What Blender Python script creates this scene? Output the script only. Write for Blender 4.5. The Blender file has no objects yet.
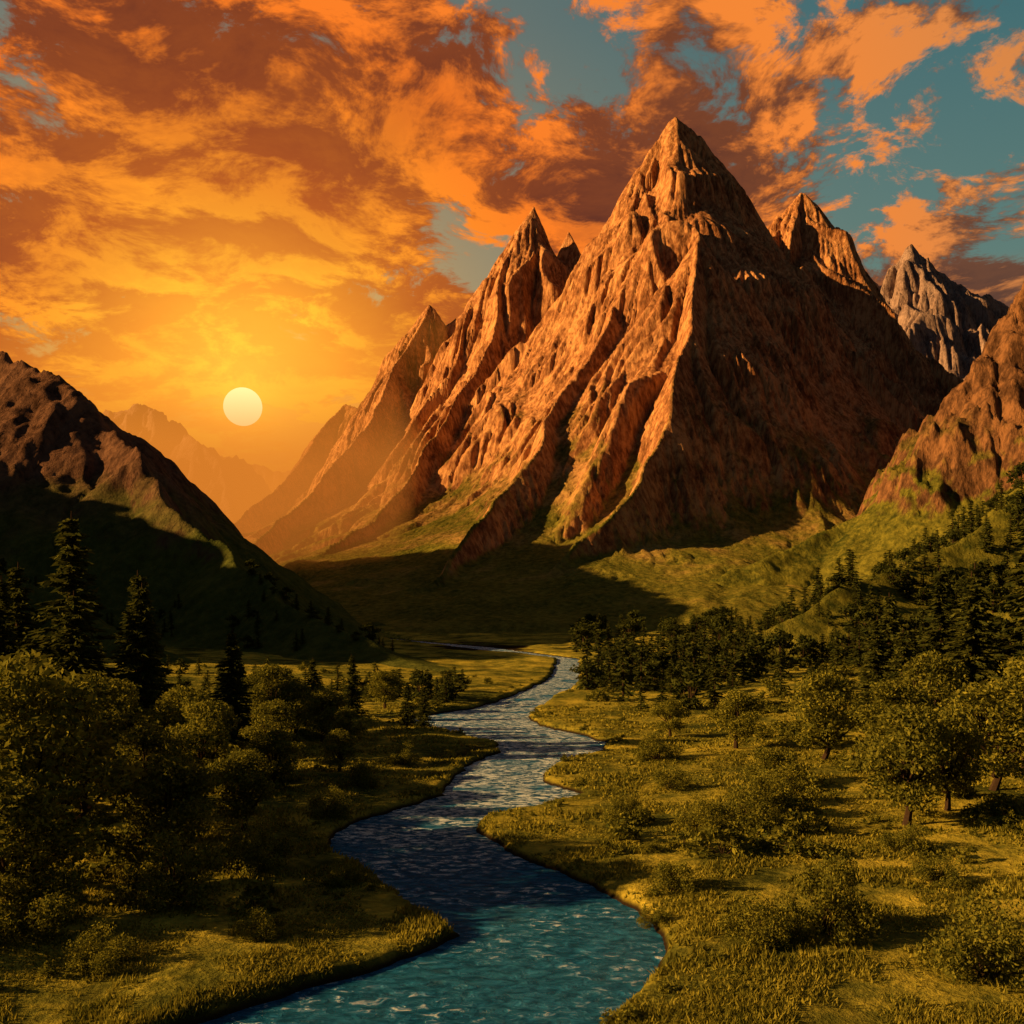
import bpy, math, numpy as np
from mathutils import Vector
rng=np.random.default_rng(7)
scene=bpy.context.scene
scene.view_settings.view_transform='Standard'
scene.view_settings.look='None'
scene.view_settings.exposure=0

# ------------------------------------------------------------------ noise
_perm=np.random.default_rng(3).permutation(4096)
_ga=np.random.default_rng(4).random(4096)*2*np.pi
_gx=np.cos(_ga);_gy=np.sin(_ga)
def perlin(x,y,seed=0):
    x=np.asarray(x,float);y=np.asarray(y,float)
    xi=np.floor(x).astype(np.int64);yi=np.floor(y).astype(np.int64)
    xf=x-xi;yf=y-yi
    u=xf*xf*xf*(xf*(xf*6-15)+10);v=yf*yf*yf*(yf*(yf*6-15)+10)
    def g(ix,iy,dx,dy):
        h=_perm[(_perm[(ix+seed*57)&4095]+iy)&4095]
        return _gx[h]*dx+_gy[h]*dy
    a=g(xi,yi,xf,yf);b=g(xi+1,yi,xf-1,yf)
    c=g(xi,yi+1,xf,yf-1);d=g(xi+1,yi+1,xf-1,yf-1)
    return ((a+(b-a)*u)+((c+(d-c)*u)-(a+(b-a)*u))*v)*1.4
def fbm(x,y,o=4,seed=0,gain=.5):
    s=0;a=1;f=1
    for i in range(o):
        s=s+a*perlin(x*f,y*f,seed+i*3);a*=gain;f*=2.03
    return s
def ridged(x,y,o=4,seed=0,gain=.5):
    s=0;a=1;f=1
    for i in range(o):
        s=s+a*(1-2*np.abs(perlin(x*f,y*f,seed+i*3)));a*=gain;f*=2.07
    return s
def sstep(a,b,x):
    t=np.clip((x-a)/(b-a),0,1);return t*t*(3-2*t)
def smax(a,b,k):
    h=np.clip(.5+.5*(a-b)/k,0,1)
    return b+(a-b)*h+k*h*(1-h)

def spine_h(X,Y,pts,kR=1.0,p=1.6,rib=.12,ribw=60.,seed=0,minR=30,octs=2,gain=.45):
    """ridge height field: power-law flanks with fall-line ribs"""
    best=None;T=0
    n=len(pts)
    for i in range(n-1):
        ax,ay,az=pts[i];bx,by,bz_=pts[i+1]
        dx,dy=bx-ax,by-ay;L=math.hypot(dx,dy)
        t=((X-ax)*dx+(Y-ay)*dy)/(L*L)
        tc=np.clip(t,0,1)
        D=np.hypot(X-(ax+dx*tc),Y-(ay+dy*tc))
        z=az+(bz_-az)*tc
        R=np.maximum(z*kR,minR)
        h=z*np.clip(1-D/R,0,1)**p
        tu=tc.copy()
        if i==0: tu=np.minimum(t,1)
        if i==n-2: tu=np.where(t>1,t,tu)
        u=T+tu*L
        side=np.sign((X-ax)*dy-(Y-ay)*dx)
        if best is None: best,bu,bd,bs=h,u,D,side
        else:
            m=h>best
            best=np.where(m,h,best);bu=np.where(m,u,bu);bd=np.where(m,D,bd);bs=np.where(m,side,bs)
        T+=L
    if rib>0:
        w=fbm(X/150,Y/150,2,seed+40)*.6
        r=ridged(bu/ribw+w+bs*13.7,bd/(ribw*9)+seed,octs,seed+5,gain)
        amp=rib*np.minimum(best,330)*np.clip(bd/110,0.04,1)
        best=best+amp*(r-.8)
    return best

# ------------------------------------------------------------------ river (left/right bank against distance, metres)
riv=[( 40,-46,4),(50,-24,4.3),(57,-19.5,4.4),(62,-14.5,6.5),(66,-9.6,8.3),(71,-5.1,10.2),(74,-3.3,10.4),(80,-6.4,9.4),(89,-11.2,4.8),
 (99,-16.9,-1.6),(107,-18.2,-4.8),(113,-15.8,-4.2),(121,-11.2,3.5),(127,-8.2,8.),(135,-7.3,4.2),(142,-6.5,3.2),(153,-4.9,6.6),(163,-1.2,14),
 (173,-1,15.5),(184,-10,12),(197,-19,4.5),(212,-19.5,3.),(228,-8,4.5),(250,-1,9),(276,5,15),(300,10,19),(325,14,21),(420,20,27),(520,-20,-12),(700,-120,-110)]
riv=np.array(riv)
def river_s(X,Y):
    xl=np.interp(Y,riv[:,0],riv[:,1]);xr=np.interp(Y,riv[:,0],riv[:,2])
    s=np.minimum(X-xl,xr-X)
    s=s+perlin(X/5,Y/7,9)*.8*np.clip(Y/120,.6,1.6)+perlin(X/1.7,Y/2.1,10)*.45
    return np.where(Y<38,-20-0*X,s)

def ground_h(X,Y):
    s=river_s(X,Y)
    land=.75+fbm(X/22,Y/30,4,11)*.7*np.clip((-s)/6,0,1)+np.clip(-s/60,0,1)*.6
    land=land+.035*np.clip(-X-32,0,400)*sstep(40,160,Y+0*X)+.05*np.clip(X-45,0,400)
    land=land+fbm(X/300,Y/300,3,12)*np.clip((Y-400)/300,0,1)*6
    m=sstep(-1.9,.8,s)
    return land*(1-m)-1.6*m

LH=[(18,288,0.5),(-39,350,9),(-89,420,28),(-141,480,52),(-191,540,86),(-223,580,118),(-263,620,153),(-295,650,180),(-360,700,205),(-470,770,250),(-620,850,330),(-900,1000,300)]
def lefthill(X,Y):
    wx=X+fbm(X/90,Y/90,3,21)*12;wy=Y+fbm(X/90,Y/90,3,22)*12
    h=spine_h(wx,wy,LH,kR=1.35,p=1.35,rib=.16,ribw=42,seed=2,minR=50,octs=3)
    h=smax(h,spine_h(wx,wy,[(-90,330,8),(-200,420,40),(-330,520,80),(-500,600,120)],kR=2.2,p=1.6,rib=.10,ribw=40,seed=6,minR=40,octs=3),14)-3.5
    h=smax(h,spine_h(wx,wy,[(-520,260,110),(-440,310,140),(-415,380,152),(-430,480,155),(-480,600,168),(-560,760,220)],kR=1.5,p=1.4,rib=.10,ribw=45,seed=9,minR=60),10)-2.5  # off-frame shoulder ridge, added to throw shade over the left slope
    rock=sstep(40,110,h)
    h=h+rock*(ridged(X/45,Y/45,5,25)-.9)*5
    h=h-7*sstep(-14,0,river_s(X,Y))
    return h+fbm(X/18,Y/18,3,26)*np.clip(h/30,0,1)*1.6
R1=[(322,850,108),(338,855,150),(365,860,185),(380,865,190),(410,875,245),(430,885,252),(463,900,310),(520,930,350),(600,960,400),(800,1050,480),(1300,1200,500)]
R1b=[(-60,615,1),(96,750,27),(199,800,61),(280,850,96),(340,860,130),(480,850,185),(700,850,225),(1000,850,240)]
R2=[(30,300,.5),(66,335,12),(156,400,48),(221,430,77),(332,480,131),(600,560,220),(900,600,260)]
def righthill(X,Y):
    wx=X+fbm(X/90,Y/90,3,31)*12;wy=Y+fbm(X/90,Y/90,3,32)*12
    a=spine_h(wx,wy,R1,kR=.80,p=1.25,rib=.26,ribw=42,seed=3,minR=60,octs=4,gain=.5)
    rock=sstep(70,130,a)
    a=a+rock*(ridged(X/60,Y/60,6,35,.55)-.9)*16
    c=spine_h(wx,wy,R1b,kR=2.0,p=1.5,rib=.10,ribw=45,seed=8,minR=60,octs=3)
    b=spine_h(wx,wy,R2,kR=2.0,p=1.5,rib=.08,ribw=45,seed=4,minR=40)
    h=smax(smax(a,c,10),b,12)-5
    h=h-7*sstep(-14,0,river_s(X,Y))
    return h+fbm(X/20,Y/20,3,36)*np.clip(h/30,0,1)*1.8

MS=[ # (points, kR, p, rib)
 ([(150,1480,575),(178,1490,640),(208,1495,712),(232,1500,738),(258,1500,768),(298,1500,728),(338,1500,645),(385,1480,540),(440,1400,400)],.76,1.4,.18),
 ([(256,1500,735),(250,1390,400),(234,1250,490),(212,1140,350),(160,1020,215),(90,910,112),(20,820,42)],.76,1.45,.14),
 ([(180,1490,620),(130,1330,430),(70,1180,285),(0,1010,150),(-70,850,55),(-110,760,15)],.74,1.5,.18),
 ([(200,1530,640),(150,1660,450),(112,1780,650),(96,1800,702),(70,1780,620),(44,1750,690),(26,1750,728),(-2,1740,680),(-30,1610,490),(-95,1400,285),(-170,1200,130),(-220,1000,40)],.68,1.45,.18),
 ([(0,1760,660),(-60,1830,410),(-92,1900,572),(-125,1900,548),(-157,1900,592),(-200,1800,460),(-250,1650,310),(-320,1450,160),(-380,1250,50)],.76,1.45,.18),
 ([(-157,1900,560),(-250,1990,400),(-352,2100,440),(-450,1900,240),(-560,1650,80)],.9,1.6,.16),
 ([(385,1600,540),(470,1800,690),(505,1870,735),(544,1900,808),(580,1890,715),(635,1850,625),(665,1800,530),(760,1700,415),(860,1500,230),(930,1350,90)],.90,1.45,.16),
 ([(234,1250,480),(311,1200,300),(391,1150,225),(450,1080,160),(520,950,50)],1.0,1.4,.10),
 ([(385,1470,520),(520,1370,270),(640,1250,120),(700,1100,40)],1.15,1.5,.08),
 ([(-500,1950,150),(-250,1700,240),(180,1350,290),(650,1450,290),(900,1600,200)],3.0,2.0,.16),
]
def massif(X,Y):
    wx=X+fbm(X/170,Y/170,3,41,.42)*20;wy=Y+fbm(X/170,Y/170,3,42,.42)*20
    H=np.zeros_like(X)
    for i,(pts,k,p,r) in enumerate(MS):
        H=smax(H,spine_h(wx,wy,pts,kR=k*1.05,p=p,rib=r,ribw=62,seed=50+i*7,octs=4,gain=.46),7)
    H=H+fbm(X/200,Y/200,3,95)*8*np.clip(H/60,0,1)
    H=H+(ridged(X/26,Y/26,3,97,.55)-.8)*1.2*np.clip(H/250,0,1)
    return H-6

def erode(H,rounds,nd,steps,seed=1,cap=4.,er=.2,dep=.25,inertia=.3,lim=.5):
    r=np.random.default_rng(seed);ny,nx=H.shape;H=H.copy()
    for k in range(rounds):
        x=r.random(nd)*(nx-4)+1.5;y=r.random(nd)*(ny-4)+1.5
        dx=np.zeros(nd);dy=np.zeros(nd);v=np.ones(nd);w=np.ones(nd);s=np.zeros(nd);al=np.ones(nd)
        for t in range(steps):
            xi=x.astype(int);yi=y.astype(int);fx=x-xi;fy=y-yi
            a=H[yi,xi];b=H[yi,xi+1];c=H[yi+1,xi];d=H[yi+1,xi+1]
            gx=(b-a)*(1-fy)+(d-c)*fy;gy=(c-a)*(1-fx)+(d-b)*fx
            h0=a*(1-fx)*(1-fy)+b*fx*(1-fy)+c*(1-fx)*fy+d*fx*fy
            dx=dx*inertia-gx*(1-inertia);dy=dy*inertia-gy*(1-inertia)
            l=np.hypot(dx,dy)+1e-6;dx/=l;dy/=l
            x2=x+dx;y2=y+dy
            al=al*((x2>1)&(x2<nx-3)&(y2>1)&(y2<ny-3))
            x2=np.clip(x2,1,nx-3);y2=np.clip(y2,1,ny-3)
            xj=x2.astype(int);yj=y2.astype(int);gx2=x2-xj;gy2=y2-yj
            h1=H[yj,xj]*(1-gx2)*(1-gy2)+H[yj,xj+1]*gx2*(1-gy2)+H[yj+1,xj]*(1-gx2)*gy2+H[yj+1,xj+1]*gx2*gy2
            dh=h1-h0
            C=np.maximum(-dh,.01)*v*w*cap
            depo=np.where(dh>0,np.minimum(dh,s),np.where(s>C,(s-C)*dep,0))
            ero=np.where((dh<=0)&(s<=C),np.minimum((C-s)*er,-dh*.5),0)
            q=(depo-ero)*al
            s=s-q
            idx=yi*nx+xi
            D=np.bincount(np.concatenate([idx,idx+1,idx+nx,idx+nx+1]),
               weights=np.concatenate([q*(1-fx)*(1-fy),q*fx*(1-fy),q*(1-fx)*fy,q*fx*fy]),minlength=nx*ny)
            H+=np.clip(D.reshape(ny,nx),-lim,lim)
            v=np.sqrt(np.clip(v*v-dh*.4,.05,6));w*=.985;x=x2;y=y2
    return H

def grid_obj(name,X,Y,Z,mat,smooth=True):
    ny,nx=X.shape
    co=np.stack([X,Y,Z],-1).reshape(-1,3).astype(np.float32)
    i=np.arange(nx*ny).reshape(ny,nx)
    q=np.stack([i[:-1,:-1],i[:-1,1:],i[1:,1:],i[1:,:-1]],-1).reshape(-1,4)
    return mesh_np(name,co,q,[mat],None,smooth)
def mesh_np(name,co,q,mats,mi=None,smooth=False,link=True):
    me=bpy.data.meshes.new(name)
    k=q.shape[1]
    me.vertices.add(len(co));me.vertices.foreach_set('co',np.ascontiguousarray(co,dtype=np.float32).ravel())
    me.loops.add(q.size);me.loops.foreach_set('vertex_index',q.astype(np.int32).ravel())
    me.polygons.add(len(q));me.polygons.foreach_set('loop_start',np.arange(len(q),dtype=np.int32)*k)
    for m in mats: me.materials.append(m)
    if mi is not None: me.polygons.foreach_set('material_index',mi.astype(np.int32))
    me.polygons.foreach_set('use_smooth',np.full(len(q),smooth))
    me.update(calc_edges=True);me.validate()
    if not link: return me
    ob=bpy.data.objects.new(name,me);scene.collection.objects.link(ob);return ob

# ------------------------------------------------------------------ node helpers
class NT:
    def __init__(s,tree): s.t=tree;s.n=tree.nodes;s.l=tree.links
    def new(s,typ,**kw):
        n=s.n.new(typ)
        for k,v in kw.items(): setattr(n,k,v)
        return n
    def set(s,inp,v):
        if isinstance(v,bpy.types.NodeSocket): s.l.new(v,inp)
        elif v is not None: inp.default_value=v
    def m(s,op,a,b=None,c=None,clamp=False):
        n=s.new('ShaderNodeMath',operation=op,use_clamp=clamp)
        s.set(n.inputs[0],a);s.set(n.inputs[1],b);s.set(n.inputs[2],c);return n.outputs[0]
    def v(s,op,a,b=None,out=0):
        n=s.new('ShaderNodeVectorMath',operation=op);s.set(n.inputs[0],a);s.set(n.inputs[1],b)
        return n.outputs['Value'] if op in('DOT_PRODUCT','LENGTH') else n.outputs[0]
    def mix(s,f,a,b,blend='MIX'):
        n=s.new('ShaderNodeMix',data_type='RGBA',blend_type=blend)
        s.set(n.inputs[0],f);s.set(n.inputs[6],a if isinstance(a,bpy.types.NodeSocket) else (*a,1));s.set(n.inputs[7],b if isinstance(b,bpy.types.NodeSocket) else (*b,1));return n.outputs[2]
    def noise(s,vec,scale,detail=5,rough=.5,dist=0.,out=0,lac=2.):
        n=s.new('ShaderNodeTexNoise');s.set(n.inputs['Vector'],vec);n.inputs['Scale'].default_value=scale
        n.inputs['Detail'].default_value=detail;n.inputs['Roughness'].default_value=rough;n.inputs['Distortion'].default_value=dist
        n.inputs['Lacunarity'].default_value=lac
        return n.outputs[out]
    def ss(s,x,a,b):
        n=s.new('ShaderNodeMapRange',interpolation_type='SMOOTHSTEP');s.set(n.inputs[0],x);s.set(n.inputs[1],a);s.set(n.inputs[2],b)
        return n.outputs[0]
    def ramp(s,x,stops):
        n=s.new('ShaderNodeValToRGB');s.set(n.inputs[0],x);cr=n.color_ramp
        while len(cr.elements)<len(stops): cr.elements.new(.5)
        for e,(p,c) in zip(cr.elements,stops): e.position=p;e.color=(*c,1)
        return n.outputs[0]
def mat(name):
    m=bpy.data.materials.new(name);m.use_nodes=True;m.node_tree.nodes.clear()
    t=NT(m.node_tree);o=t.new('ShaderNodeOutputMaterial');return m,t,o
def diff(t,o,col,normal=None):
    b=t.new('ShaderNodeBsdfDiffuse');t.set(b.inputs['Color'],col)
    if normal is not None: t.l.new(normal,b.inputs['Normal'])
    t.l.new(b.outputs[0],o.inputs[0]);return b
def bump(t,h,strength,dist):
    n=t.new('ShaderNodeBump');n.inputs['Strength'].default_value=strength;n.inputs['Distance'].default_value=dist
    t.l.new(h,n.inputs['Height']);return n.outputs[0]

def terrain_mat(name,g0,g1,green_sl=(.62,.78),rockA=(.20,.105,.06),rockB=(.33,.19,.11),bscale=1.,gA=(.035,.042,.010),gB=(.13,.115,.02),bs=7.):
    m,t,o=mat(name)
    geo=t.new('ShaderNodeNewGeometry');P=geo.outputs['Position']
    mp=t.new('ShaderNodeMapping');t.l.new(P,mp.inputs[0]);mp.inputs['Scale'].default_value=(1.25,1.25,.38)   # joints run down the rock
    Q=mp.outputs[0]
    sep=t.new('ShaderNodeSeparateXYZ');t.l.new(P,sep.inputs[0]);z=sep.outputs[2]
    sn=t.new('ShaderNodeSeparateXYZ');t.l.new(geo.outputs['Normal'],sn.inputs[0]);nz=sn.outputs[2]
    n1=t.noise(P,.02,3,.6);n2=t.noise(Q,.15,6,.70)
    rock=t.ramp(t.m('ADD',t.m('MULTIPLY',n1,.35),t.m('MULTIPLY',n2,.65)),[(.38,tuple(c*.4 for c in rockA)),(.47,rockA),(.58,rockB)])
    gr=t.ramp(t.m('ADD',t.m('MULTIPLY',n2,.7),t.m('MULTIPLY',n1,.3)),[(.38,gA),(.5,tuple((a+b)/2 for a,b in zip(gA,gB))),(.60,gB)])
    zz=t.m('ADD',z,t.m('MULTIPLY',t.m('SUBTRACT',n1,.5),(g1-g0)*1.6))
    f=t.m('MULTIPLY',t.m('SUBTRACT',1.,t.ss(zz,g0,g1)),t.ss(t.m('ADD',nz,t.m('MULTIPLY',t.m('SUBTRACT',n2,.5),.5)),*green_sl))
    col=t.mix(f,rock,gr)
    hb=t.noise(Q,.08*bscale,7,.70)
    diff(t,o,col,bump(t,hb,.9,bs/bscale))
    return m
m_ground,t,o=mat('meadow_ground')
geo=t.new('ShaderNodeNewGeometry');P=geo.outputs['Position']
n0=t.noise(P,.035,2,.55);n1=t.noise(P,.16,3,.6);n2=t.noise(P,1.1,5,.7)
v=t.m('ADD',t.m('MULTIPLY',n0,.4),t.m('ADD',t.m('MULTIPLY',n1,.35),t.m('MULTIPLY',n2,.25)))
c=t.ramp(v,[(.40,(.035,.046,.011)),(.47,(.11,.12,.02)),(.54,(.27,.25,.034)),(.63,(.44,.38,.05))])
sep=t.new('ShaderNodeSeparateXYZ');t.l.new(P,sep.inputs[0])
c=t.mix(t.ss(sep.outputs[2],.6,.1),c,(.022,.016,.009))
diff(t,o,c,bump(t,t.m('ADD',t.m('MULTIPLY',n1,1.2),n2),.9,.6))

m_mtn=terrain_mat('mountain_rock',45,300,(.42,.72),(.28,.132,.058),(.56,.312,.135),1.,(.06,.075,.014),(.22,.205,.033),6.)
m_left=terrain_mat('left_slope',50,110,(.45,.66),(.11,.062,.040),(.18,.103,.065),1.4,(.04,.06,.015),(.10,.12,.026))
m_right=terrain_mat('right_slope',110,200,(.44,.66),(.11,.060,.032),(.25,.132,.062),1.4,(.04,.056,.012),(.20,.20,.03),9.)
m_far=terrain_mat('far_rock',-50,-20,(.6,.7),(.22,.16,.14),(.34,.26,.22),.4)

# ------------------------------------------------------------------ ground sheet
nx,ny=640,720
xs=40*np.sinh(np.linspace(-1,1,nx)*5.8)
ys=np.concatenate([np.linspace(-400,18,20),20*np.exp(np.linspace(0,1,ny-20)*6.4)])
X,Y=np.meshgrid(xs,ys)
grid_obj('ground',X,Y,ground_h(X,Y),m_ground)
def hillgrid(name,x0,x1,y0,y1,nx,ny,fn,m,k=3.,powy=1.4):
    X,Y=np.meshgrid(np.linspace(x0,x1,nx),y0+(y1-y0)*np.linspace(0,1,ny)**powy)
    g=ground_h(X,Y);h=fn(X,Y)-1.2
    Z=np.where(h>g-3,smax(g,h,k),g)-1.2*(1-sstep(-2.5,1.0,h-g))
    return grid_obj(name,X,Y,Z,m)
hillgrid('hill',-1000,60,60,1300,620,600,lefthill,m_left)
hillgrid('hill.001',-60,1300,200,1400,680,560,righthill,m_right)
# central massif
nx,ny=860,760
X,Y=np.meshgrid(np.linspace(-950,1150,nx),np.linspace(600,2450,ny))
cell=2100/(nx-1)
H=massif(X,Y)
H=erode(H/cell,6,24000,60)*cell
edge=np.minimum(np.minimum(X+950,1150-X),np.minimum(Y-600,2450-Y))
H=np.where(H<2,H-4,H)*sstep(0,80,edge)-8*(1-sstep(0,80,edge))
grid_obj('mountain',X,Y,H,m_mtn)
# distant ranges
def farmesh(name,sp,x0,x1,y0,y1,nx,ny,seed,kR=1.2):
    X,Y=np.meshgrid(np.linspace(x0,x1,nx),np.linspace(y0,y1,ny))
    wx=X+fbm(X/400,Y/400,4,seed)*60;wy=Y+fbm(X/400,Y/400,4,seed+1)*60
    H=np.zeros_like(X)
    for i,pts in enumerate(sp):
        H=smax(H,spine_h(wx,wy,pts,kR=kR,p=1.5,rib=.3,ribw=150,seed=seed+i*5),20)
    H=H+(ridged(X/220,Y/220,5,seed+9,.5)-.9)*28*np.clip(H/300,0,1)-10
    cl=(x1-x0)/(nx-1);H=erode(H/cl,4,12000,40)*cl
    grid_obj(name,X,Y,H,m_far)
farmesh('distant_mountain',[[(900,3300,700),(1080,3200,1000),(1130,3200,1060),(1190,3200,1010),(1240,3200,1110),(1300,3200,1165),(1360,3200,1090),(1450,3200,1030),(1600,3200,960),(1900,3300,1000),(2500,3300,900)],
   [(1300,3200,1150),(1200,2900,700),(1150,2600,300)],[(1600,3200,950),(1580,2800,500)]],600,2700,2300,4200,420,380,110,1.0)
farmesh('distant_mountain.001',[[(-2600,3300,900),(-1900,3400,760),(-1480,3400,650),(-1330,3400,695),(-1210,3400,690),(-1100,3350,570),(-1000,3250,560),(-900,3150,440),(-800,3000,300)],
   [(-1330,3400,690),(-1250,3000,350),(-1150,2700,100)]],-2800,-300,2300,4400,420,380,130,1.2)
farmesh('distant_mountain.002',[[(-2200,5200,500),(-1700,5200,700),(-1540,5200,800),(-1400,5200,770),(-1250,5200,700),(-1130,5200,740),(-1000,5200,860),(-860,5200,950),(-600,5300,1050),(0,5400,1100)]],-2600,400,4500,6400,360,240,150,1.1)

# ------------------------------------------------------------------ river water
m_w,t,o=mat('river_water')
geo=t.new('ShaderNodeNewGeometry');P=geo.outputs['Position']
mp=t.new('ShaderNodeMapping');t.l.new(P,mp.inputs[0]);mp.inputs['Scale'].default_value=(.6,1.,1.);mp.inputs['Rotation'].default_value=(0,0,.35)
a=t.noise(mp.outputs[0],1.2,6,.70,.8);b=t.noise(mp.outputs[0],.15,3,.5,.5)
hgt=t.m('ADD',a,t.m('MULTIPLY',b,.8))
sp_=t.new('ShaderNodeSeparateXYZ');t.l.new(P,sp_.inputs[0])
glint_bias=t.m('MULTIPLY',t.ss(sp_.outputs[1],75.,125.),.10)  # more painted glints further up the valley
glint=t.m('MULTIPLY',t.ss(t.m('ADD',a,glint_bias),.55,.68),t.ss(t.m('ADD',b,glint_bias),.42,.58))  # pale streaks: water highlights painted into the diffuse colour
col=t.mix(glint,t.mix(t.ss(a,.35,.65),(.004,.078,.20),(.02,.22,.50)),(.75,.92,1.))
nb=bump(t,hgt,1.,1.5)
d=t.new('ShaderNodeBsdfDiffuse');t.l.new(col,d.inputs[0]);t.l.new(nb,d.inputs['Normal'])
g=t.new('ShaderNodeBsdfGlossy');g.inputs['Roughness'].default_value=.12;g.inputs[0].default_value=(.8,.93,1.,1);t.l.new(nb,g.inputs['Normal'])
fr=t.new('ShaderNodeFresnel');fr.inputs[0].default_value=1.33;t.l.new(nb,fr.inputs['Normal'])
mx=t.new('ShaderNodeMixShader');t.l.new(t.m('MULTIPLY',fr.outputs[0],.65,clamp=True),mx.inputs[0]);t.l.new(d.outputs[0],mx.inputs[1]);t.l.new(g.outputs[0],mx.inputs[2]);t.l.new(mx.outputs[0],o.inputs[0])
yy=np.concatenate([np.arange(38,330,1.),np.arange(330,700,6.)])
xl=np.interp(yy,riv[:,0],riv[:,1])-3;xr=np.interp(yy,riv[:,0],riv[:,2])+3
s=np.linspace(0,1,24)
X=xl[:,None]+(xr-xl)[:,None]*s[None];Y=np.repeat(yy[:,None],24,1)
grid_obj('river',X,Y,np.zeros_like(X),m_w)

# ------------------------------------------------------------------ vegetation
def leafmat(name,dark,light,seedscale=1.2):
    m,t,o=mat(name)
    geo=t.new('ShaderNodeNewGeometry');oi=t.new('ShaderNodeObjectInfo')
    n=t.noise(geo.outputs['Position'],seedscale,2,.6)
    f=t.m('ADD',t.m('MULTIPLY',n,.7),t.m('MULTIPLY',geo.outputs['Random Per Island'],.35),clamp=True)
    c=t.ramp(f,[(.3,dark),(.55,tuple((a+b)/2 for a,b in zip(dark,light))),(.75,light)])
    c=t.mix(t.m('MULTIPLY',oi.outputs['Random'],.4),c,tuple(d*.9 for d in dark))
    d=t.new('ShaderNodeBsdfDiffuse');tr=t.new('ShaderNodeBsdfTranslucent');t.l.new(c,d.inputs[0]);t.l.new(c,tr.inputs[0])
    mx=t.new('ShaderNodeMixShader');mx.inputs[0].default_value=.3;t.l.new(d.outputs[0],mx.inputs[1]);t.l.new(tr.outputs[0],mx.inputs[2])
    t.l.new(mx.outputs[0],o.inputs[0]);return m
m_leaf=leafmat('broadleaf_foliage',(.048,.066,.015),(.29,.29,.038))
m_need=leafmat('conifer_needles',(.024,.038,.011),(.12,.135,.025))
m_bark,t,o=mat('bark');geo=t.new('ShaderNodeNewGeometry')
diff(t,o,t.mix(t.noise(geo.outputs['Position'],6,3),(.02,.013,.008),(.06,.042,.028)))
m_gr=leafmat('grass_blades',(.07,.085,.014),(.40,.37,.05),.3)

def quads_at(c,size,r):
    """random-oriented leaf-spray quads at centres"""
    n=len(c);a=r.normal(size=(n,3));a/=np.linalg.norm(a,axis=1)[:,None]
    b=np.cross(a,r.normal(size=(n,3)));b/=np.linalg.norm(b,axis=1)[:,None]
    sz=(size*(.6+.8*r.random(n)))[:,None]
    v=np.stack([c-a*sz,c-b*sz*.45,c+a*sz,c+b*sz*.45],1).reshape(-1,3)
    return v,np.arange(4*n).reshape(n,4)
def tube(pts,rad,k=6):
    V=[];Q=[]
    pts=[np.array(p,float) for p in pts]
    for i,p in enumerate(pts):
        d=pts[min(i+1,len(pts)-1)]-pts[max(i-1,0)];d/=np.linalg.norm(d)+1e-9
        u=np.cross(d,[.3,.9,.1]);u/=np.linalg.norm(u);w=np.cross(d,u)
        for j in range(k):
            an=2*math.pi*j/k;V.append(p+(u*math.cos(an)+w*math.sin(an))*rad[i])
    for i in range(len(pts)-1):
        for j in range(k):
            Q.append([i*k+j,i*k+(j+1)%k,(i+1)*k+(j+1)%k,(i+1)*k+j])
    return np.array(V),np.array(Q)
def combine(parts):
    V=[];Q=[];M=[];o=0
    for v,q,m in parts:
        V.append(v);Q.append(q+o);M.append(np.full(len(q),m));o+=len(v)
    return np.concatenate(V),np.concatenate(Q),np.concatenate(M)
def broadleaf(seed,nclump=26,leaves=300,trunk=.3,w=.42,leaf=.019):
    """unit-height tree"""
    r=np.random.default_rng(seed);parts=[]
    cs=[]
    for i in range(nclump):
        th=r.random()*2*np.pi;zz=r.random()
        prof=math.sin(math.pi*min(1,.16+.84*zz))**.6
        rr=w*prof*(r.random()**.5)*.85
        cs.append((rr*math.cos(th),rr*math.sin(th),trunk*.75+(1-trunk*.75-.1)*zz))
    bend=[(0,0,0),(.02*r.normal(),.02*r.normal(),trunk*.5),(.03*r.normal(),.03*r.normal(),trunk),(0,0,.75)]
    parts.append((*tube(bend,[.035,.026,.022,.006]),1))
    for c in cs:
        cr=.08+.075*r.random()
        if r.random()<.6:
            b=np.array([0,0,trunk*(.4+.7*r.random())]);c_=np.array(c)
            parts.append((*tube([b,b*.4+c_*.6+[0,0,-.03],c_],[.014,.008,.003],5),1))
        n=int(leaves*(cr/.12)**2)
        d=r.normal(size=(n,3));d/=np.linalg.norm(d,axis=1)[:,None]
        rad=cr*(.45+.6*r.random(n)**.6)
        pts=np.array(c)+d*rad[:,None]*[1.15,1.15,.8]+r.normal(size=(n,3))*.008
        v,q=quads_at(pts,leaf,r);parts.append((v,q,0))
    return combine(parts)
def bush(seed,nclump=14,leaves=260,leaf=.035):
    r=np.random.default_rng(seed);parts=[]
    for i in range(nclump):
        th=r.random()*2*np.pi;rr=.62*r.random()**.6
        top=(1-rr**2*1.3)*(.55+.45*r.random())
        c=np.array([rr*math.cos(th),rr*math.sin(th),max(.12,top-.16)*(1. if i%3 else .45)]);cr=.14+.12*r.random()
        parts.append((*tube([(0,0,-.05),c*[.4,.4,.6],c],[.012,.008,.003],5),1))
        d=r.normal(size=(leaves,3));d/=np.linalg.norm(d,axis=1)[:,None]
        pts=c+d*(cr*(.4+.7*r.random(leaves)))[:,None]
        v,q=quads_at(pts,leaf,r);parts.append((v,q,0))
    return combine(parts)
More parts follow.
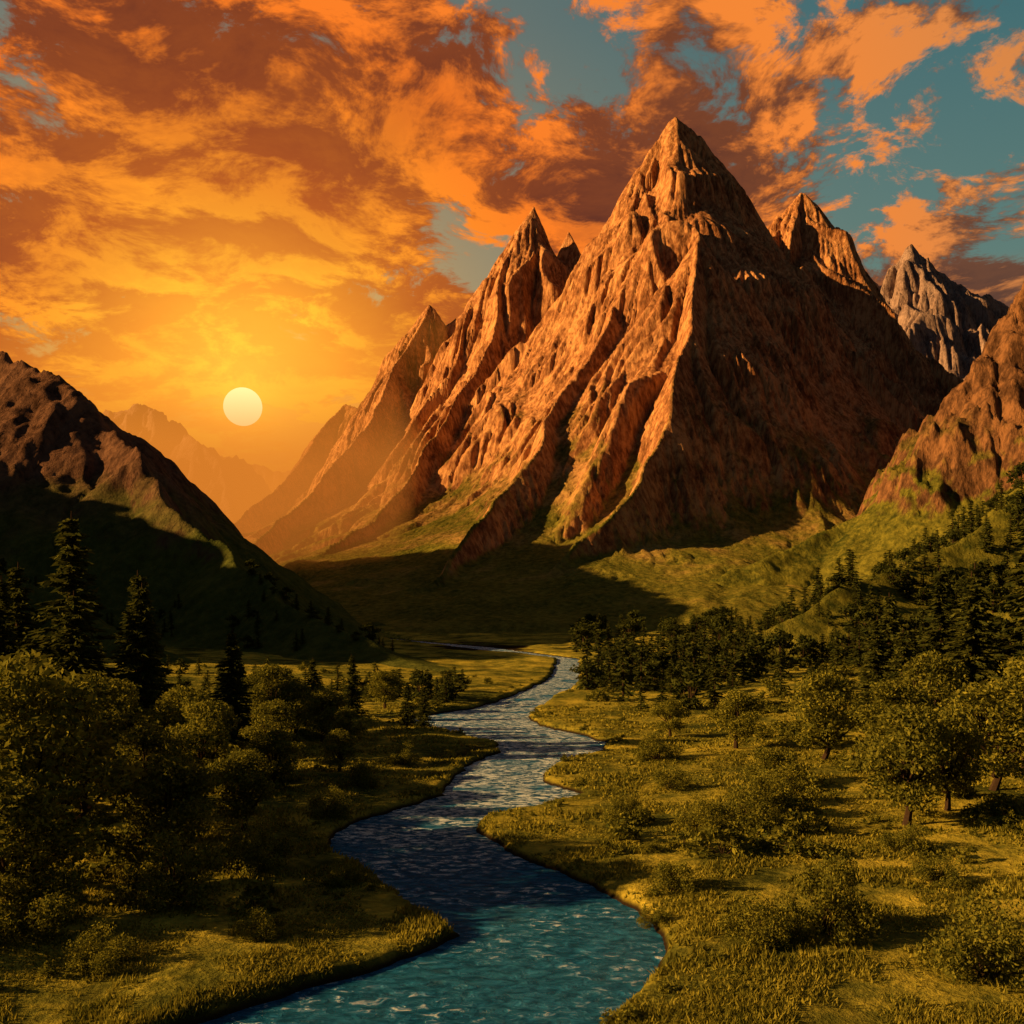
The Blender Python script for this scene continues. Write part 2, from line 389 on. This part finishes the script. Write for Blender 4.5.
def conifer(seed,lev=30,nb=10,seg=6,per=3,w=.17,leaf=.02):
    r=np.random.default_rng(seed);parts=[(*tube([(0,0,-.02),(0,0,.5),(.004,0,1)],[.018,.011,.002]),1)]
    C=[];A=[]
    for i in range(lev):
        t=i/lev;z=.08+.9*t;R=w*(1-t)**.85*(.75+.4*r.random())+.008
        for j in range(max(4,int(nb*(1-t*.5)))):
            th=r.random()*2*np.pi;Rj=R*(.65+.5*r.random());
            for k in range(seg):
                f=(k+.6)/seg
                for _ in range(per):
                    p=np.array([math.cos(th)*Rj*f,math.sin(th)*Rj*f,z-.28*Rj*f+.12*Rj*f*f])+r.normal(size=3)*[.006,.006,.004]
                    C.append(p);A.append((math.cos(th)+r.normal()*.5,math.sin(th)+r.normal()*.5,-.35+r.normal()*.25))
    C=np.array(C);a=np.array(A);a/=np.linalg.norm(a,axis=1)[:,None];n=len(C)
    b=np.cross(a,r.normal(size=(n,3)));b/=np.linalg.norm(b,axis=1)[:,None]
    sz=(leaf*(.6+.8*r.random(n)))[:,None]
    v=np.stack([C-a*sz,C-b*sz*.35,C+a*sz,C+b*sz*.35],1).reshape(-1,3)
    parts.append((v,np.arange(4*n).reshape(n,4),0));return combine(parts)
BL=[broadleaf(100+i,26+2*i) for i in range(4)]
BU=[bush(200+i,22,300,.026) for i in range(4)]
CO=[conifer(300+i,32,11,6,4) for i in range(3)]
def mk(name,arr,leafm): return mesh_np(name,arr[0],arr[1],[leafm,m_bark],arr[2],link=False)
BLm=[mk('broadleaf_tree',a,m_leaf) for a in BL];BUm=[mk('bush',a,m_leaf) for a in BU];COm=[mk('pine_tree',a,m_need) for a in CO]
def terrain(x,y):
    x=np.atleast_1d(np.asarray(x,float));y=np.atleast_1d(np.asarray(y,float))
    g=ground_h(x,y);return np.maximum(g,np.maximum(lefthill(x,y),righthill(x,y))-1.2)
def plant(kind,x,y,h,ws=1.,i=None):
    L={'broadleaf_tree':BLm,'shrub':BUm,'pine_tree':COm}[kind]
    ob=bpy.data.objects.new(kind,L[(i if i is not None else int(rng.integers(99)))%len(L)])
    scene.collection.objects.link(ob);ob.location=(x,y,float(terrain(x,y)[0])-.15)
    ob.rotation_euler=(0,0,rng.random()*6.28);ob.scale=(h*ws,h*ws,h)
# left bank trees
for a in [(-70,158,37),(-62,165,28),(-56.5,152,26),(-77,150,26),(-50,178,18),(-45,160,19),(-90,170,32),(-38,190,13),(-33,205,13),(-20,190,9),(-16.5,186,8),(-66,150,24),(-82,165,28)]:
    plant('pine_tree',*a,ws=1.4)
for a in [(-40,82,19.5,1.1),(-46,92,20,1.),(-30.5,88,11,1.1),(-36,98,12,1.1),(-28,104,9,1.2),(-48,112,16,1),(-38,122,12,1.1),(-30,126,8,1.2),(-44,134,12,1.1),
          (-35,146,9.5,1.2),(-52,128,14,1.),(-32,168,10,1.2),(-26,158,7,1.2),(-39,178,10,1.2),(-46,190,12,1.2),(-28,220,9,1.2),(-58,105,17,1),(-24,138,6,1.3),(-37,73,11,1.2)]:
    plant('broadleaf_tree',*a)
for a in [(-34,72,6,1.),(-27,80,6.5,1.),(-23,90,5,1),(-21,112,4,1),(-18,72,2.5,1.2),(-27,66,3,1.2),(-14.5,86,2.,1.3),(-20,128,4,1.1),(-16,146,3.6,1.1),(-38,66,5,1.)]:
    plant('shrub',*a)
# right bank
for a in [(42,106,13.5,1.05),(49,112,12,1.),(47,150,14,1.1),(36,160,10,1.2),(54,140,13,1.1),(58,120,14,1.1),(63,150,16,1.),(28,176,7,1.2),(66,128,16,1.1)]:
    plant('broadleaf_tree',*a)
for a in [(12.5,108,4.6,.8),(25,106,5.6,1.),(28,112,5,1.),(22.5,72,6.7,.75),(17,70,4.2,.9),(13,82,3.2,1.1),(30.5,64,6.5,.9),(20,105,4.,1.),(11,76,1.6,1.5),(33,118,5,1.),(38,96,3.2,1.2),(20,128,3.4,1.2),(36,84,3,1.2),(34,132,6,1.1),(22,150,4.5,1.2),(14,96,1.4,1.5)]:
    plant('shrub',*a)
for a in [(80,172,29),(74,160,27),(88,168,37),(97,176,34),(72,190,24),(84,195,28),(66,180,20),(104,190,34),(90,150,32),(82,152,28),(62,158,19)]:
    plant('pine_tree',*a,ws=1.4)

# merged masses
def mass(name,items,lib,leafm):
    V=[];Q=[];M=[];o=0
    for (x,y,z,h,w) in items:
        v,q,m=lib[int(rng.integers(len(lib)))];a=rng.random()*6.28;c,s_=math.cos(a),math.sin(a)
        vv=np.stack([(v[:,0]*c-v[:,1]*s_)*h*w+x,(v[:,0]*s_+v[:,1]*c)*h*w+y,v[:,2]*h+z],1)
        V.append(vv);Q.append(q+o);M.append(m);o+=len(v)
    mesh_np(name,np.concatenate(V),np.concatenate(Q),[leafm,m_bark],np.concatenate(M))
lowC=[conifer(400+i,15,7,3,2,.20,.05) for i in range(3)]+[broadleaf(430+i,16,45,.15,.36,.055) for i in range(1)]
lowB=[bush(420+i,9,55,.08) for i in range(4)]
# forest on right slope + left foot
x=rng.uniform(15,420,7500);y=rng.uniform(212,640,7500)
band=np.exp(-((y-(260+.70*x))/40)**2)
d=np.where((x/y>.05)&(river_s(x,y)<-7),sstep(-.15,.55,fbm(x/38,y/38,3,77)+.55*band-.12),0)
k=rng.random(len(x))<d*.55;x,y=x[k],y[k]
z=terrain(x,y);items=[(a,b,c-.3,4+11*rng.random(),1.25) for a,b,c in zip(x,y,z)]
x=rng.uniform(-300,-12,3200);y=rng.uniform(185,470,3200)
hz=lefthill(x,y)
d=np.where((hz<62)&(y>150-.3*x)&(river_s(x,y)<-6)&((y<270-.3*x)|(hz>6)),sstep(-.1,.45,fbm(x/30,y/30,3,78)+.05),0)*.7
k=rng.random(len(x))<d;x,y=x[k],y[k]
z=terrain(x,y);items+=[(a,b,c-.3,3+5*rng.random(),1.4) for a,b,c in zip(x,y,z)]
mass('forest',items,lowC,m_need);print('forest',len(items))
# bushes: banks, mid ground
items=[]
x=rng.uniform(-120,150,7500);y=rng.uniform(56,330,7500)
s=river_s(x,y);n=fbm(x/18,y/18,3,79)
d=.75*np.exp(-((s+3.2)/2.2)**2)*(n>-.25)+.5*sstep(.25,.6,n)+.6*sstep(22,48,-x)*(y<210)+.5*sstep(.2,.36,x/y)*(y>90)
k=(rng.random(len(x))<d*.6)&(s<-1.7);x,y,s=x[k],y[k],s[k];z=terrain(x,y)
for a,b,c,ss_ in zip(x,y,z,s):
    h=(.5+1.0*rng.random()) if ss_>-9 else (1.+3.*rng.random()**2)
    items.append((a,b,c-.2,h,1.25))
print('bushes',len(items))
mass('undergrowth',items,lowB,m_leaf)
# grass tufts
n=340000
y=52*np.exp(rng.random(n)**1.15*1.5);x=(rng.random(n)*2-1)*y*.6
s=river_s(x,y);k=(s<-1.2)&(fbm(x/6,y/6,3,80)+.30>rng.random(n)*.5);x,y=x[k],y[k];n=len(x)
z=ground_h(x,y)
h=(.12+.3*rng.random(n))*(1+.9*np.clip(fbm(x/9,y/9,2,83),-.7,1));an=rng.random(n)*6.28;w=.06+.05*rng.random(n)
dx=np.cos(an)*w*y/60;dy=np.sin(an)*w*y/60;lx=rng.normal(size=n)*.18;ly=rng.normal(size=n)*.18
V=np.stack([np.stack([x-dx,y-dy,z-.05],1),np.stack([x+dx,y+dy,z-.05],1),np.stack([x+lx,y+ly,z+h],1)],1).reshape(-1,3)
mesh_np('grass',V,np.arange(3*n).reshape(n,3),[m_gr]);print('grass',n)

# ------------------------------------------------------------------ valley haze (real volumes: absorption + glow of lit air)
def hazebox(name,b,L_,col,s):
    m_h,t,o=mat(name)
    ab=t.new('ShaderNodeVolumeAbsorption');ab.inputs['Color'].default_value=(0,0,0,1);ab.inputs['Density'].default_value=1/L_
    em=t.new('ShaderNodeEmission');em.inputs[0].default_value=(*col,1);em.inputs[1].default_value=s/L_
    ad=t.new('ShaderNodeAddShader');t.l.new(ab.outputs[0],ad.inputs[0]);t.l.new(em.outputs[0],ad.inputs[1]);t.l.new(ad.outputs[0],o.inputs['Volume'])
    bx0,bx1,by0,by1,bz0,bz1=b
    co=np.array([(x,y,z) for x in(bx0,bx1) for y in(by0,by1) for z in(bz0,bz1)],float)
    q=np.array([(0,1,3,2),(4,6,7,5),(0,4,5,1),(2,3,7,6),(0,2,6,4),(1,5,7,3)])
    return mesh_np(name,co,q,[m_h])
hazebox('haze',(-9000,-120,1750,14000,-60,540),1150,(1.,.32,.03),.92)
hazebox('haze.001',(-1500,-120,1000,1745,-60,260),750,(1.,.29,.035),.68)

# visible sun disc
sund=Vector((-269,995,194)).normalized()
bpy.ops.mesh.primitive_uv_sphere_add(segments=48,ring_count=24,radius=560,location=sund*31000)
sun_o=bpy.context.object;sun_o.name='sun'
m_s,t,o=mat('sun_glow');em=t.new('ShaderNodeEmission');em.inputs[0].default_value=(1,.82,.36,1);em.inputs[1].default_value=2.2;t.l.new(em.outputs[0],o.inputs[0])
sun_o.data.materials.append(m_s)

# ------------------------------------------------------------------ sky
W=bpy.data.worlds.new('World');scene.world=W;W.use_nodes=True;W.node_tree.nodes.clear();t=NT(W.node_tree)
out=t.new('ShaderNodeOutputWorld');bg=t.new('ShaderNodeBackground');t.l.new(bg.outputs[0],out.inputs[0])
tc=t.new('ShaderNodeTexCoord');D=t.v('NORMALIZE',tc.outputs['Generated'])
sp=t.new('ShaderNodeSeparateXYZ');t.l.new(D,sp.inputs[0]);dx,dy,dz=sp.outputs
sd=t.v('DOT_PRODUCT',D,tuple(sund))
ang=t.m('ARCCOSINE',sd)           # radians from sun
near=t.m('EXPONENT',t.m('MULTIPLY',ang,-2.6))
base=t.ramp(t.m('MAXIMUM',dz,0.),[(0,(.70,.20,.02)),(.12,(.60,.20,.035)),(.22,(.32,.22,.10)),(.30,(.10,.20,.18)),(.5,(.035,.14,.165)),(1,(.02,.075,.12))])
base=t.mix(t.ss(ang,1.1,2.4),base,(.022,.038,.055))     # dusk side of the sky
gl=t.m('EXPONENT',t.m('MULTIPLY',ang,-6.))
base=t.mix(t.m('MULTIPLY',gl,1.1,clamp=True),base,(1.,.40,.025))
zz=t.m('ADD',t.m('MAXIMUM',dz,0.),.20)
cm=t.new('ShaderNodeCombineXYZ');t.l.new(t.m('DIVIDE',dx,zz),cm.inputs[0]);t.l.new(t.m('DIVIDE',dy,zz),cm.inputs[1])
P=cm.outputs[0]
warp=t.v('SCALE',t.v('SUBTRACT',t.noise(P,2.4,2,.5,out=1),(.5,.5,.5)));warp.node.inputs['Scale'].default_value=.28
Pw=t.v('ADD',P,warp)
def dens(vec,det):
    a=t.noise(vec,1.7,1,.5);b=t.noise(vec,4.8,det,.68)
    return t.m('ADD',t.m('MULTIPLY',a,.60),t.m('MULTIPLY',b,.72))
d0=dens(Pw,7)
# broad cloud banks / clearings: (azimuth tan, elevation tan, width, amount)
bank=None
for (u,v,wd,am) in [(-.30,.46,.20,.11),(-.10,.50,.18,.08),(-.47,.37,.12,.08),(-.22,.36,.16,.06),(.12,.42,.14,.06),(-.50,.50,.08,-.12),(-.40,.45,.06,-.10),(.03,.53,.09,-.14),(.48,.47,.13,-.13),(-.50,.28,.07,-.11),(.24,.54,.12,.09),(.47,.30,.10,.05),(.25,.38,.14,.04),(-.02,.33,.08,-.04)]:
    cd=Vector((u,1,v)).normalized();k=2/(wd*wd)
    e=t.m('MULTIPLY',t.m('EXPONENT',t.m('MULTIPLY',t.m('SUBTRACT',t.v('DOT_PRODUCT',D,tuple(cd)),1.),k)),am)
    bank=e if bank is None else t.m('ADD',bank,e)
d0b=t.m('ADD',d0,bank)
off=t.v('ADD',Pw,(-.03,.075,0));d1=t.m('ADD',dens(off,6),bank)
cover=t.ss(d0b,.625,.69)
thick=t.ss(d0b,.67,.90)
lit=t.ss(t.m('SUBTRACT',d0b,d1),-.05,.105)
brightc=t.ramp(near,[(.0,(.03,.025,.03)),(.12,(.64,.24,.065)),(.22,(.94,.25,.030)),(.42,(1.,.20,.008)),(.6,(1.,.30,.010)),(.8,(1.,.48,.02))])
darkc=t.ramp(near,[(.0,(.012,.012,.018)),(.12,(.050,.028,.026)),(.25,(.065,.017,.012)),(.42,(.11,.011,.006)),(.6,(.40,.050,.004)),(.8,(.88,.24,.01))])
f=t.m('MULTIPLY',lit,t.m('SUBTRACT',1.15,t.m('MULTIPLY',thick,.45)))
f=t.m('ADD',f,t.m('MULTIPLY',t.m('SUBTRACT',1.,thick),.13),clamp=True)
cc=t.mix(f,darkc,brightc)
sky=t.mix(t.m('MULTIPLY',cover,.96),base,cc)
# aureole around the sun
au=t.m('ADD',t.m('MULTIPLY',t.m('EXPONENT',t.m('MULTIPLY',ang,-18.)),1.3),t.m('MULTIPLY',t.m('EXPONENT',t.m('MULTIPLY',ang,-8.)),.32))
sky=t.mix(1.,sky,t.mix(1.,(.75,.44,.05),au,'MULTIPLY'),'ADD')
sky=t.mix(t.ss(dz,.0,-.08),sky,(.03,.02,.012))
ns=t.new('ShaderNodeTexSky',sky_type='NISHITA');ns.sun_disc=False;ns.sun_elevation=math.radians(19);ns.sun_rotation=math.radians(-96)
nsc=t.mix(1.,ns.outputs[0],(.0015,.0015,.0015),'MULTIPLY')
t.l.new(t.mix(1.,sky,nsc,'ADD'),bg.inputs[0]);bg.inputs[1].default_value=1.

L=bpy.data.lights.new('sunlight','SUN');L.energy=10.5;L.angle=math.radians(.6);L.color=(1.,.51,.16)
lo=bpy.data.objects.new('sunlight',L);scene.collection.objects.link(lo)
el=math.radians(19.5);sx,sy=-.993,-.12
lo.rotation_euler=Vector((sx*math.cos(el),sy*math.cos(el),math.sin(el))).to_track_quat('Z','Y').to_euler()

cam=bpy.data.cameras.new('camera');co_=bpy.data.objects.new('camera',cam);scene.collection.objects.link(co_)
co_.location=(0,0,25);co_.rotation_euler=(math.radians(90),0,0);cam.lens=35;cam.sensor_width=36;cam.shift_y=88/1024
cam.clip_end=80000;cam.clip_start=.5;scene.camera=co_
